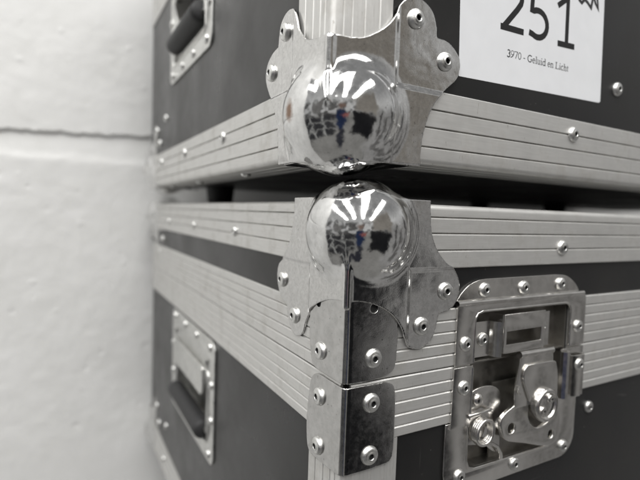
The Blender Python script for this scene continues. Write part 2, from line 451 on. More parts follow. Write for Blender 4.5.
OUT_LOW_R = spline([(-20, 97.4, 1), (50.6, 97.4, 1), (51, 88), (52.5, 79), (57, 70), (64.5, 62.6), (72, 58.5), (76.7, 50), (75.3, 40.5), (70.3, 35.2), (61.5, 33.6, 1), (60.3, 28), (59, 22.5), (54.9, 17), (48, 14.3), (41, 15.7), (37.3, 19.2), (33.3, 27.8), (26.1, 35.8), (16, 41.3), (6.5, 43.7), (0, 44, 1), (-20, 44, 1)])
OUT_LOW_L = spline([(-20, 97.4, 1), (59.5, 97.4, 1), (60, 85.5), (66.4, 67.8), (76.9, 58.4), (83.5, 53.5), (85, 45), (80.9, 36), (75, 31.5), (68.2, 29, 1), (67, 23), (61.3, 15.3), (55.5, 13.2), (50, 14.2), (45.5, 17.6), (41.8, 25.5), (34.3, 34.3), (20.4, 40.8), (8, 43.4), (0, 44, 1), (-20, 44, 1)])
OUT_UP_R = spline([(-20, 173.2, 1), (0, 173.2, 1), (10.9, 173.9), (19.6, 176.4), (30.9, 183.8), (36.9, 191.6), (39.8, 197), (44.9, 201.2), (54, 202.6), (61.5, 198.4), (64.8, 191.3), (65.6, 185.5, 1), (74.8, 184.3), (83.0, 177.2), (82.2, 166.9), (73.5, 158.6), (64.6, 149.1), (58.9, 136.4), (56.8, 124.1), (56.8, 115.3, 1), (-20, 115.3, 1)])
OUT_UP_L = spline([(-20, 173.2, 1), (0, 173.2, 1), (10, 174.4), (21, 177.3), (29.6, 184.7), (32.4, 190.8), (36.4, 197.1), (42.8, 200.6), (50.7, 200.2), (57.1, 195.2), (59.4, 184.6, 1), (67.9, 182.8), (75.3, 178), (77.1, 169.5), (70.8, 159.1), (62.8, 151.6), (57.9, 143.8), (54.4, 134.6), (52.6, 118.3), (52.6, 115.3, 1), (-20, 115.3, 1)])
def lift_low(u, z): return 1.4*np.maximum(1-sstep(u, 36, 40), sstep(z, 57.5, 60.5)*.9)
def lift_up(u, z): return 1.4*np.maximum(1-sstep(u, 36, 40), (1-sstep(z, 154, 157.5))*.9)
H = .75
f_low = corner_shell(blend=5., polyR=OUT_LOW_R, polyL=OUT_LOW_L, t=1.4, lift=lift_low, ball=(14.3, 79.2, 28.9), bead=(-1.9, 42, 65, 2.3), cap=(96.0, 97.4, 52))
f_up = corner_shell(OUT_UP_R, OUT_UP_L, 1.4, lift_up, 0, (17.4, 139.2, 31.0), (-1.2, 157, 171.5, 2.4), (115.3, 116.8, 54))
ME_LOW = surface_nets(f_low, (-19, -19, 10), (90, 90, 112), H)
ME_UP = surface_nets(f_up, (-20, -20, 104), (90, 90, 207), H)
ME_LOW.materials.append(MATS['chrome_low']); ME_UP.materials.append(MATS['chrome_up'])

BR_HI_R = spline([(-20, 47, 1), (8, 47), (22, 45), (30, 38), (32.3, 26), (32.2, 14), (31, 6), (26, 2.4), (15, .9), (0, .9, 1), (-20, .9, 1)])
BR_HI_L = spline([(-20, 47, 1), (16, 47), (30, 43), (37, 34), (37.5, 22), (36, 10), (33, 3), (28, .9), (15, .7), (0, .7, 1), (-20, .7, 1)])
BR_LO_R = spline([(-20, -1.2, 1), (16, -1.2), (27, -1.6), (31.8, -6), (32.8, -18), (32.8, -38), (31, -45.5), (24, -47.4), (0, -47.8, 1), (-20, -47.8, 1)])
BR_LO_L = spline([(-20, -1.2, 1), (15, -1.2), (27, -1.8), (33.5, -6.5), (36.5, -20), (37.6, -36), (35, -48), (26, -50), (0, -47.8, 1), (-20, -47.8, 1)])
ME_BH = surface_nets(corner_shell(BR_HI_R, BR_HI_L, 1.3, None, 0, holes=(('R', 16, 39.5, 2.4), ('L', 28, 38.5, 2.4)), rk=4.5), (-6, -6, -2), (42, 42, 50), .6)
ME_BL = surface_nets(corner_shell(BR_LO_R, BR_LO_L, 1.3, None, 0, rk=4.5), (-6, -6, -54), (42, 42, 2), .6)
ME_BH.materials.append(MATS['plated_steel']); ME_BL.materials.append(MATS['plated_steel'])

# ------------------------------------------------------------------ extrusions
def groove_face(z0, z1, grooves, o=0., gw=.82, gd=1.1):
    """front face going from z0 up to z1 at y = o, V-shaped grooves"""
    pts = [(o+.5, z0), (o, z0+.6)]
    for g in sorted(grooves):
        pts += [(o, g-gw-.1), (o+gd*.22, g-gw*.8), (o+gd*.95, g-gw*.05), (o+gd, g+.25), (o+gd*.8, g+gw*.5), (o+gd*.1, g+gw*.62), (o, g+gw*.75)]
    pts += [(o, z1-.6), (o+.5, z1)]
    return pts
def hsec_flat(z0, z1, grooves): return groove_face(z0, z1, grooves) + [(2.6, z1), (2.6, z0)]
def hsec_L(z0, z1, grooves, top, ret=36, R=3.2):
    """angle section; top=True -> folds inwards at z1, else at z0"""
    if top:
        f_ = groove_face(z0, z1, grooves)[:-2]
        f_ += [(R-R*math.cos(a), z1-R+R*math.sin(a)) for a in np.linspace(0.05, math.pi/2, 7)]
        for g in (11, 20, 29): f_ += [(g-.6, z1), (g, z1-.7), (g+.6, z1)]
        f_ += [(ret, z1), (ret, z1-2.4), (R+1.5, z1-2.4), (2.6, z1-R-1.5), (2.6, z0)]
        return f_
    f_ = groove_face(z0, z1, grooves)[2:]
    g2 = [(ret, z0)]
    for g in (29, 20, 11): g2 += [(g+.6, z0), (g, z0+.7), (g-.6, z0)]
    g2 += [(R-R*math.sin(a), z0+R-R*math.cos(a)) for a in np.linspace(0, math.pi/2-.05, 7)]
    return g2 + f_ + [(2.6, z1), (2.6, z0+R+1.5), (R+1.5, z0+2.4), (ret, z0+2.4)]
def shade_grooves(me, k):
    ' shade painted into the bottoms of the grooves as a darker colour '
    me.materials.append(MATS['groove_shade'])  # darker slot that paints the shade of the groove bottoms
    for p in me.polygons:
        if abs(p.normal['xy'.index(k)]) > .01 and .92*MM < p.center['xy'.index(k)] < 1.3*MM and len(p.vertices) == 4: p.material_index = 1
def band(name, sec, face, a, b, parent, label=None):
    me = prism(sec, 'x' if face == 'R' else 'y', a, b); me.materials.append(MATS['aluminium_x' if face == 'R' else 'aluminium_y']); shade_grooves(me, 'y' if face == 'R' else 'x')
    return link(name, me, 'aluminium_x' if face == 'R' else 'aluminium_y', parent, label, 28)
def post(parent, z0, z1, w=36.5, R=2.6):
    pts = []
    def side(sw):
        q = [(w, 2.6), (w, .5), (w-.6, 0)]
        for g in (28, 19, 11.5, 6.5): q += [(g+.55, 0), (g, .65), (g-.55, 0)]
        return q if not sw else [(b_, a_) for a_, b_ in q][::-1]
    pts += side(False)
    pts += [(R-R*math.sin(a), R-R*math.cos(a)) for a in np.linspace(0.05, math.pi/2-.05, 8)]
    pts += side(True) + [(2.6, 2.6)]
    return link('corner_extrusion', prism(pts, 'z', z0, z1), 'aluminium_z', parent, None, 28)

WX, DY, DYU = 1150., 562., 502.       # case width and depth, mm
def case_root(loc, label):
    o = bpy.data.objects.new('flight_case', None); SC.collection.objects.link(o); o.location = loc
    o['label'] = label; o['category'] = 'flight case'; o['group'] = 'stacked flight cases'
    o.empty_display_size = .05
    return o
LOW_BASE, UP_BASE = -279., 117.
low = case_root((0, 0, LOW_BASE*MM), 'lower black flight case with a butterfly latch beside its corner')
upc = case_root((-.015, 0, UP_BASE*MM), 'upper black flight case with a white sticker numbered 251')
def place(o, root):
    """case-space mesh (z measured from the lower lid seam) -> child of its root"""
    base = LOW_BASE if root is low else UP_BASE
    o.location = (0, 0, -base*MM); return o

def panel(face, z0, z1, u0, u1, root, holes=(), name='side_panel'):
    o = link(name, plate([(u0, z0), (u1, z0), (u1, z1), (u0, z1)], -7, -1.6, holes, .05, face, 1), 'black_laminate', root, None, 20)
    return place(o, root)
LAT_HOLE = [(90.6, -68), (186, -68), (186, 33), (90.6, 33)]
HND = dict(low=(224, -157, 404, -36), up=(203, 229, 368, 334))
def hh(k):
    a = HND[k]; return rrect(a[0]+15, a[1]+13, a[2]-15, a[3]-13, 5)

# ---- lower case
GL = (69.4, 79.0, 88.1)
for fc, end, name in (('R', WX, 'top_extrusion'), ('L', DY, 'top_extrusion')):
    place(band(name, hsec_L(59.0, 95.3, GL, True), fc, 8 if fc == 'R' else 8, end-6, low), low)
GH = (7.0, 13.9, 20.6, 27.6); GB = (-27.8, -21.3, -14.0, -7.3)
GH = (8.0, 14.6, 21.3, 28.2); GB = (-28.2, -21.5, -14.4, -7.6)
def seamsec(z0, z1, gr, low_): return hsec_flat(z0, z1, gr)
place(band('lid_edge_extrusion', hsec_flat(.45, 35.2, GH), 'R', 4, 90.3, low), low)
place(band('lid_edge_extrusion', hsec_flat(.45, 35.2, GH), 'R', 187, WX-6, low), low)
place(band('base_edge_extrusion', hsec_flat(-34.4, -.25, GB), 'R', 4, 90.3, low), low)
place(band('base_edge_extrusion', hsec_flat(-34.4, -.25, GB), 'R', 187, WX-6, low), low)
place(band('lid_edge_extrusion', hsec_flat(.45, 35.2, GH), 'L', 4, DY-6, low), low)
place(band('base_edge_extrusion', hsec_flat(-34.4, -.25, GB), 'L', 4, DY-6, low), low)
panel('R', 33.5, 60, 3, WX-4, low, (), 'lid_panel'); panel('L', 33.5, 60, 3, DY-4, low, (), 'lid_panel')
panel('R', -241, 33.6, 3, WX-4, low, (LAT_HOLE,)); panel('L', -241, 33.6, 3, DY-4, low, (hh('low'),))
place(post(low, 35.4, 58.8), low); place(post(low, -239, -34.6), low)
for fc, end in (('R', WX), ('L', DY)):
    place(band('bottom_extrusion', hsec_L(-279, -239, (-270, -260, -250), False), fc, 8, end-6, low), low)
def boxm(x0, y0, z0, x1, y1, z1):
    return prism([(x0, y0), (x1, y0), (x1, y1), (x0, y1)], 'z', z0, z1)
place(link('top_panel', boxm(30, 30, 86, WX-30, DY-30, 93.5), 'black_laminate', low), low)
place(link('back_panel', join([boxm(7, DY-9, -275, WX-2, DY-2, 90), boxm(WX-9, 7, -275, WX-2, DY-9.2, 90)]), 'black_laminate', low), low)
# ---- upper case
GU = (126.6, 137.3, 147.2)
for fc, end in (('R', WX), ('L', DYU)):
    place(band('bottom_extrusion', hsec_L(117.0, 157.6, GU, False), fc, 8, end-6, upc), upc)
panel('R', 155, 338, 3, WX-4, upc); panel('L', 155, 338, 3, DYU-4, upc, (hh('up'),))
place(post(upc, 158, 336.5), upc)
for fc, end in (('R', WX), ('L', DYU)):
    place(band('base_edge_extrusion', hsec_flat(337, 371, (344, 351, 358, 365)), fc, 4, end-6, upc), upc)
    place(band('lid_edge_extrusion', hsec_flat(371.8, 406, (378, 385, 392, 399)), fc, 4, end-6, upc), upc)
    panel(fc, 404, 434, 3, end-4, upc, (), 'lid_panel')
    place(band('top_extrusion', hsec_L(433, 469, (443, 452, 461), True), fc, 8, end-6, upc), upc)
place(link('bottom_panel', boxm(30, 30, 119, WX-30, DYU-30, 127), 'black_laminate', upc), upc)
place(link('top_panel', boxm(30, 30, 459, WX-30, DYU-30, 467), 'black_laminate', upc), upc)
place(link('back_panel', join([boxm(7, DYU-9, 121, WX-2, DYU-2, 465), boxm(WX-9, 7, 121, WX-2, DYU-9.2, 465)]), 'black_laminate', upc), upc)
# rubber feet under the upper case, standing on the lower lid
for (x, y) in ((70, 395), (620, 300), (70, 120 + 360), (640, 480)):
    if (x, y) in ((70, 480),): continue
    f_ = link('rubber_foot', lathe([(13, -22.0), (16, -20), (18, 0), (18, 2.0)], 28), 'black_rubber', upc)
    f_.location = (x*MM, y*MM, 119*MM-UP_BASE*MM)

# ---- ball corners and braces
def ball_corner(root, me, rl, rr):
    o = bpy.data.objects.new('ball_corner', me); SC.collection.objects.link(o); o.parent = root; place(o, root)
    for (u, z) in rr: rivet('big', u, z, 1.5, 'R', o)
    for (u, z) in rl: rivet('big', u, z, 1.5, 'L', o)
    return o
bl = ball_corner(low, ME_LOW, [(75.3, 45.1), (56.4, 25.4)], [(65.1, 46.1), (48.3, 27.3)])
bu = ball_corner(upc, ME_UP, [(48.6, 189.6), (67.1, 171.4)], [(50.1, 191.6), (71.8, 173.5)])
def brace(root, me, rr, rl):
    o = bpy.data.objects.new('corner_brace', me); SC.collection.objects.link(o); o.parent = root; place(o, root)
    for (u, z) in rr: rivet('big', u, z, 1.3, 'R', o)
    for (u, z) in rl: rivet('big', u, z, 1.3, 'L', o)
    return o
bh = brace(low, ME_BH, [(16.3, 13.0)], [(23.6, 12.4)])
brace(low, ME_BL, [(16.2, -11.0), (16.3, -39.6)], [(23.2, -13.4), (23.2, -41.5)])
for (fc, u, z) in (('R', 16, 39.6), ('L', 28, 38.6)):
    o = link('notch_shade_disc', plate(circ(u, z, 2.4), .0, .35, (), .1, fc), 'hole_shade', bh)  # black disc added as painted shade behind the brace opening
# the far corner carries the same fittings
bpy.context.view_layer.update()
def far_copy(src, root, D, dz=0):
    me = src.data
    o = src.copy(); SC.collection.objects.link(o); o.parent = root
    o.matrix_local = Matrix.Translation((3*MM, D*MM, dz*MM)) @ src.matrix_local @ Matrix.Scale(-1, 4, (0, 1, 0))
    for ch in src.children:
        c = ch.copy(); SC.collection.objects.link(c); c.parent = o
    return o
far_copy(bl, low, DY); far_copy(bu, upc, DYU); far_copy(bu, low, DY, 0)

# single rivets on panels and extrusions
for (u, z) in ((173.5, 70.2), (400, 70), (640, 70)): place_r = rivet('big', u, z-LOW_BASE, 0, 'R', low)
rivet('mid', 219.6, -49.9-LOW_BASE, -1.6, 'R', low)
for u in (175.4, 309.6, 439.8): rivet('mid', u, 71.2-LOW_BASE, 0, 'L', low)
rivet('mid', 445.7, -208.9-LOW_BASE, -1.6, 'L', low); rivet('mid', 452, -258-LOW_BASE, 0, 'L', low)
for (u, z) in ((192.8, 147.7), (430, 147.7)): rivet('big', u, z-UP_BASE, 0, 'R', upc)
rivet('big', 244.3, 186.3-UP_BASE, -1.6, 'R', upc)
for u in (165.6, 291.8, 413.0): rivet('big', u, 145.4-UP_BASE, 0, 'L', upc)
rivet('mid', 398.1, 197.8-UP_BASE, -1.6, 'L', upc)
for (u, y) in ((150, 14), (285, 14), (415, 14)): rivet('small', y, 117-UP_BASE, u*MM/MM, 'D', upc).location = (y*MM, u*MM, 0)

# ------------------------------------------------------------------ recessed handles on the left face
def handle(root, k, grip_z):
    a = HND[k]; u0, z0, u1, z1 = a
    hole = rrect(u0+18, z0+16, u1-18, z1-(34 if k == 'low' else 16), 6)
    p = link('recessed_handle', plate(rrect(u0, z0, u1, z1, (10, 10, 10, 10)), -1.6, 0.4, (hole,), .5, 'L'), 'handle_steel', root); place(p, root)
    hx0, hz0, hx1, hz1 = u0+16, z0+14, u1-16, z1-14
    def b(o0, o1, a0, b0, a1, b1): return plate([(a0, b0), (a1, b0), (a1, b1), (a0, b1)], o0, o1, (), .05, 'L', 0)
    link('handle_dish', join([b(-19, -18, hx0, hz0, hx1, hz1), b(-18, -1.7, hx0-1, hz0-1, hx0, hz1+1), b(-18, -1.7, hx1, hz0-1, hx1+1, hz1+1),
         b(-18, -1.7, hx0, hz0-1, hx1, hz0), b(-18, -1.7, hx0, hz1, hx1, hz1+1)]), 'handle_steel', p, None, 20)
    # rim bead round the opening
    rim = [(-0.4*MM, q[0]*MM, q[1]*MM) for q in rrect(hole[0][0]-0 if 0 else u0+18, z0+16, u1-18, z1-(34 if k == 'low' else 16), 6)]
    link('rim_bead', tube(rim+[rim[0]], 1.1*MM, 8), 'handle_steel', p, None, 60)
    g0, g1 = u0+28, u1-26
    pts = [(x, r) for x, r in ((0, 7), (2, 9.5), (8, 9.8), (g1-g0-8, 9.8), (g1-g0-2, 9.5), (g1-g0, 7))]
    V = []; n = 24; F = []
    for (x, r) in pts:
        for i in range(n): V.append(((-1.5+r*math.cos(2*math.pi*i/n))*MM, (g0+x)*MM, (grip_z+r*math.sin(2*math.pi*i/n))*MM))
    for j in range(len(pts)-1):
        for i in range(n): F.append((j*n+i, j*n+(i+1) % n, (j+1)*n+(i+1) % n, (j+1)*n+i))
    F += [tuple(range(n)), tuple(range((len(pts)-1)*n, len(pts)*n))]
    link('grip', fixn(mesh(V, F)), 'black_rubber', p, None, 50)
    zt = z1-22 if k == 'low' else z1-24
    for uu in (g0-5, g1+5):
        link('grip_arm', tube([(-1*MM, uu*MM, zt*MM), (3*MM, uu*MM, (zt-14)*MM), (2*MM, uu*MM, (grip_z+12)*MM), (1.5*MM, uu*MM, grip_z*MM), (1.5*MM, (uu+(6 if uu < 300 else -6))*MM, grip_z*MM)], 3.0*MM, 10), 'handle_steel', p, None, 60)
    if k == 'low':
        link('pivot_cover', plate(rrect(u0+30, z1-62, u1-20, z1-32, (4, 4, 9, 9)), 1.2, 3.6, (), .9, 'L'), 'handle_steel', p)
    for i in range(4):
        rivet('mid', u0+14+(u1-u0-28)*i/3, z1-8, .4, 'L', p); rivet('mid', u0+14+(u1-u0-28)*i/3, z0+8, .4, 'L', p)
    for i in range(1, 3):
        rivet('mid', u0+8, z0+8+(z1-z0-16)*i/3, .4, 'L', p); rivet('mid', u1-8, z0+8+(z1-z0-16)*i/3, .4, 'L', p)
handle(low, 'low', -131); handle(upc, 'up', 266)

# ------------------------------------------------------------------ butterfly latch
lat_up_out = spline([(76.2, .4, 1), (76.2, 38.8, 1), (199.5, 38.8, 1), (201.5, 37.5), (203, 34), (203.4, 20), (203.4, .4, 1), (186.6, .4, 1), (186.0, 27), (184, 30.8), (180, 32, 1), (98, 32, 1), (93.5, 30.8), (91.4, 27), (91.2, .4, 1)])
fl_out = spline([(76.4, 37.4, 1), (76.6, 39.5), (80.7, 44.3), (86, 48.2), (93.5, 50.9), (100, 51.6, 1), (168, 51.9, 1), (180, 50.8), (188.5, 47), (194.5, 42), (197.2, 37.4, 1)])
def z0z1(z0, z1): return (z0, z1)
la = link('butterfly_latch', join([plate(lat_up_out, 0, 1.5), plate(fl_out, -1.6, .0),
     ]), 'latch_steel', low); place(la, low)
ridge = tube([(u*MM, -1.0*MM, z*MM) for u, z in ((76.0, 37.7), (90, 37.8), (140, 37.9), (199.5, 37.9))], 1.75*MM, 12)
link('latch_ridge', ridge, 'latch_steel', la, None, 60)
leg_l = spline([(75.6, -.8, 1), (91.2, -.8, 1), (91.2, -38, 1), (74.6, -38, 1), (75.2, -35.4, 1)])
leg_r = spline([(178, -.8, 1), (203.2, -.8, 1), (203.2, -38, 1), (178, -38, 1)])
lo_out = rrect(72.2, -80.5, 200.8, -34.8, (2, 2, 16, 16))
lo_hole = [(178.6, -34.0), (90.6, -34.0), (90.6, -60)] + [(93+0, -65.5)] + [(97, -68), (172, -69.4), (177, -67), (179, -62)]
lo_all = [(72.2, -34.9), (72.2, -64)] + [(72.2+16*(1-math.cos(a)), -64.5-16*math.sin(a)) for a in np.linspace(.1, math.pi/2, 8)] + \
         [(184.8+16*math.sin(a), -64.5-16*math.cos(a)) for a in np.linspace(0, math.pi/2-.1, 8)] + [(200.8, -64), (200.8, -34.9), (179.5, -34.9), (179.2, -60), (177, -66.5), (171, -69.3), (98, -68), (92.6, -66), (90.7, -60), (90.7, -34.9)]
link('lower_frame', join([plate(leg_l, 0, 1.5), plate(leg_r, 0.02, 1.52), plate(lo_all, -1.6, .1, (), .45)]), 'latch_steel', la)
link('frame_edge', join([tube([(91.2*MM, -.9*MM, -2*MM), (91.0*MM, -.9*MM, -34*MM), (90.9*MM, .6*MM, -38*MM), (91.0*MM, .6*MM, -61*MM), (93.2*MM, .6*MM, -66*MM), (98*MM, .6*MM, -68*MM), (171*MM, .6*MM, -69.3*MM), (177*MM, .6*MM, -66.5*MM), (179.2*MM, .6*MM, -60*MM), (179.2*MM, .6*MM, -38*MM)], 1.05*MM, 10),
     tube([(91.4*MM, -.9*MM, 1*MM), (91.4*MM, -.9*MM, 27*MM), (93.5*MM, -.9*MM, 30.8*MM), (98*MM, -.9*MM, 32*MM), (180*MM, -.9*MM, 32*MM), (184*MM, -.9*MM, 30.8*MM), (186.2*MM, -.9*MM, 27*MM), (186.4*MM, -.9*MM, 1*MM)], .95*MM, 10)]), 'latch_steel', la, None, 60)
def bx(o0, o1, a0, b0, a1, b1): return plate([(a0, b0), (a1, b0), (a1, b1), (a0, b1)], o0, o1, (), .05, 'R', 0)
link('latch_dish', join([bx(-11, -10, 90.7, -68, 186, 33), bx(-10.1, -1.6, 89.7, -69, 90.7, 34), bx(-10.1, -1.7, 184.9, -69, 185.8, 34), bx(-10.1, -1.6, 90.7, 32.4, 186, 33.4), bx(-10.1, -1.7, 90.7, -68.5, 186, -67.6),
     bx(-10.1, -2.5, 90.7, -1.2, 186, -.2), bx(-7, -5.6, 118, -67.9, 185.9, -18)]), 'dish_steel', la, None, 20)
# striker bracket in the lid half
def strip(path, z0, z1, t=1.4):
    """path of (u,out) bent sheet, height z0..z1"""
    P = [Vector((u, -o)) for u, o in path]; L = []; R_ = []
    for i, p in enumerate(P):
        d = (P[min(i+1, len(P)-1)]-P[max(i-1, 0)]).normalized(); n = Vector((-d.y, d.x))*t/2
        L.append(p+n); R_.append(p-n)
    return prism([tuple(q) for q in L]+[tuple(q) for q in R_[::-1]], 'z', z0, z1)
face_pl = plate([(114.5, 4.2), (154.5, 4.2), (154.5, 29.2), (114.5, 29.0)], 2.4, 4.0, ([(117.2, 9.6), (151, 9.6), (151, 18.2), (117.2, 18.0)],), .45)
link('striker_bracket', join([strip([(97.5, -4.5), (108, -4.5), (110.5, -4.1), (111.4, -2), (111.8, -.5), (112.9, .6), (114.0, 1.6), (114.7, 2.6)], 1.6, 24),
     strip([(154.2, 2.8), (155, -3), (157, -4.5), (170, -4.5)], 2, 26), face_pl, bx(-6, 3.9, 116, 4.0, 153, 5.6), strip([(114.7, 2.8), (114.7, -8)], 4, 28.8)]), 'latch_steel', la)
rivet('mid', 104, 12.6, -4.0, 'R', la); rivet('small', 162, 16, -4.0, 'R', la)
# hook plate hanging over the striker
hk = [plate(spline([(131, 1, 1), (163.6, 1, 1), (165.5, -10), (170, -25, 1), (165, -33, 1), (128, -33, 1), (127, -24), (129, -11)]), 3.2, 4.8, (), .4),
      tube([(130.5*MM, -3.6*MM, 1.6*MM), (164*MM, -3.6*MM, 1.4*MM)], 2.3*MM, 14),
      plate(spline([(136, -5, 1), (162, -5.2, 1), (165.5, -7), (168, -16), (169, -30, 1), (140, -30, 1), (133, -16), (133, -8.5)]), 4.9, 6.4, (), .5)]
link('hook_plate', join(hk), 'latch_steel', la)
link('hook_spur', tube([(132.5*MM, -4*MM, -24*MM), (129*MM, -5.5*MM, -22.5*MM), (126.3*MM, -6.5*MM, -19*MM), (126.6*MM, -6.8*MM, -17*MM)], .9*MM, 8), 'latch_steel', la, None, 60)
# turning drum
prof = [(11.4, -6), (11.4, 8.0), (11.2, 9.0), (10.4, 9.8), (9.4, 9.9), (8.6, 9.4), (8.2, 8.6), (7.8, 8.3), (3, 8.5), (.2, 8.5)]
dr = link('drum', lathe(prof, 40), 'latch_steel', la, None, 40)
dr.matrix_local = Matrix.Translation((154.8*MM, 0, -34*MM)) @ Matrix.Rotation(math.radians(90), 4, 'X')
for (u, z) in ((158.4, -30.2), (151.0, -37.2)):
    d_ = link('drum_pin', lathe([(3.2, 8.4), (3.1, 9.2), (2.3, 9.8), (1.3, 9.4), (.3, 9.0)], 20), 'latch_steel', la, None, 60)
    d_.matrix_local = Matrix.Translation((u*MM, 0, z*MM)) @ Matrix.Rotation(math.radians(90), 4, 'X')
key = spline([(141.3, -26.8, 1), (128.5, -30.8), (119, -34.8), (115.6, -38.4), (115.8, -44), (121.2, -52.6), (140, -58.6), (162.4, -65.2), (171.7, -64), (176.3, -59.5), (176.6, -50), (174.9, -43), (171.2, -38.3, 1),
              (168.6, -43), (164, -47.6), (157.5, -50), (151, -50), (145.2, -46.5), (142, -41), (141.6, -35)])
link('butterfly_key', plate(key, 1.8, 4.6, (circ(125.8, -45.6, 3.4), circ(166.9, -57.8, 3.0)), .8, 'R', 3), 'latch_steel', la)
# spring with its mounting tab
tabp = spline([(92.4, -52, 1), (92.2, -22), (94.5, -18.6), (100, -17), (107.2, -16.6), (115, -18.4), (119.4, -22.6), (120.9, -35), (122.4, -63, 1), (116, -61), (108, -55, 1)])
link('spring_tab', plate(tabp, -2.4, -.9, (), .5), 'latch_steel', la)
b_ = link('tab_bump', lathe([(4.2, -1.2), (4.0, -.2), (3.1, .9), (1.8, 1.5), (.3, 1.7)], 24), 'latch_steel', la, None, 60)
b_.matrix_local = Matrix.Translation((99.4*MM, 0, -24.2*MM)) @ Matrix.Rotation(math.radians(90), 4, 'X')
coil = []
for i in range(0, 86):
    a = i/24*2*math.pi; coil.append(((101.5+7.4*math.cos(a))*MM, -(0.4+i/86*4.8)*MM, (-43.5+7.9*math.sin(a))*MM))
link('spring', join([tube(coil, 1.15*MM, 10), tube([(89*MM, -1.6*MM, -32.2*MM), (96*MM, -2.2*MM, -31.6*MM), (106*MM, -2.6*MM, -30.4*MM), (110*MM, -1*MM, -32*MM)], 1.3*MM, 10), tube([(104*MM, -3.2*MM, -51.2*MM), (110*MM, -2.6*MM, -53*MM), (116*MM, -2*MM, -56.4*MM), (120.5*MM, -1.4*MM, -62*MM), (121.5*MM, -.8*MM, -66*MM)], 1.2*MM, 10)]), 'latch_steel', la, None, 60)
# ear channel at the right of the lower half
link('latch_ear', join([strip([(178.6, -6), (178.8, 3.0), (180.2, 4.2), (182.6, 4.2), (183.8, 3.2), (184.2, 1.6)], -35.5, -2.4), strip([(186.8, 1.6), (187.2, 4.4), (188.4, 5.0), (198.6, 5.0), (199.6, 4.2), (199.8, 1.6)], -34.5, -5.6, 1.2)]), 'latch_steel', la)
for (u, z, o) in ((99.2, 45.0, 0), (135.4, 44.7, 0), (174.1, 45.4, 0), (83.6, 13.4, 1.5), (194.4, 14.4, 1.5), (83.9, -13.4, 1.5), (192.4, -12.0, 5.4), (85.3, -69.4, .1), (135.7, -73.2, .1), (188, -72.6, .1)):
    rivet('mid', u, z, o, 'R', la)

# ------------------------------------------------------------------ sticker
st = [(85.6, 168.9), (220.9, 173.5)] + [(224.4+2*(math.cos(a)-1), 175.6+2*math.sin(a)) for a in (-1.2, -.8, -.3)] + [(219.4, 300), (80.6, 295.5)]
sk = link('number_sticker', plate(st, -1.6, -1.42, (), .05, 'R', 0), 'sticker_paper', upc, 'white paper sticker printed 251'); place(sk, upc)
def ribbon(path, w, out=-1.38):
    P = [Vector(p) for p in path]; V = []; F = []
    for i, p in enumerate(P):
        if 0 < i < len(P)-1:
            a = (P[i]-P[i-1]).normalized(); b = (P[i+1]-P[i]).normalized(); t = (a+b).normalized(); n = Vector((-t.y, t.x)); k = 1/max(.45, n.dot(Vector((-a.y, a.x))))
        else:
            t = (P[min(i+1, len(P)-1)]-P[max(i-1, 0)]).normalized(); n = Vector((-t.y, t.x)); k = 1
        for s in (1, -1): V.append((p+n*s*k*w/2).to_3d())
    V = [(v[0]*MM, -out*MM, v[1]*MM) for v in V]
    F = [(2*i, 2*i+1, 2*i+3, 2*i+2) for i in range(len(P)-1)]
    return mesh(V, F)
def arc(cx, cz, rx, rz, a0, a1, n=14):
    return [(cx+rx*math.cos(math.radians(a0+(a1-a0)*k/n)), cz+rz*math.sin(math.radians(a0+(a1-a0)*k/n))) for k in range(n+1)]
w_ = 3.8
two = arc(127.3, 224.6, 8.3, 9.3, 165, -25, 14) + [(131.6, 216.5), (120.6, 204.6, )]
glyph2 = join([ribbon(two, w_), ribbon([(117.6, 204.0), (138.6, 204.6)], w_, -1.375)])
five = [(158.6, 234.0), (145.6, 233.6), (145.3, 220.0)] + arc(151.6, 212.6, 9.2, 8.2, 118, -118, 16) + [(143.6, 206.0)]
glyph5 = ribbon(five, w_)
glyph1 = join([ribbon([(170.6, 228.6), (177.6, 233.6), (181.0, 235.4)], w_*.95), ribbon([(180.9, 236), (181.6, 206)], w_, -1.375), ribbon([(172.3, 205.0), (190.4, 206.0)], w_, -1.37)])
link('printed_number', join([glyph2, glyph5, glyph1]), 'ink', sk, None, None)
scr = [(190, 241), (192.8, 237.6), (195.6, 236.4), (198.6, 239.4), (202, 238.2), (206.4, 235.6), (207.6, 241.5), (208.6, 244), (211, 240), (214.6, 236.8), (213, 243), (214.4, 250)]
link('marker_scribble', join([ribbon(scr, 2.3), ribbon([(193, 250), (192, 243), (190, 241)], 1.5, -1.375)]), 'marker_ink', sk, None, None)
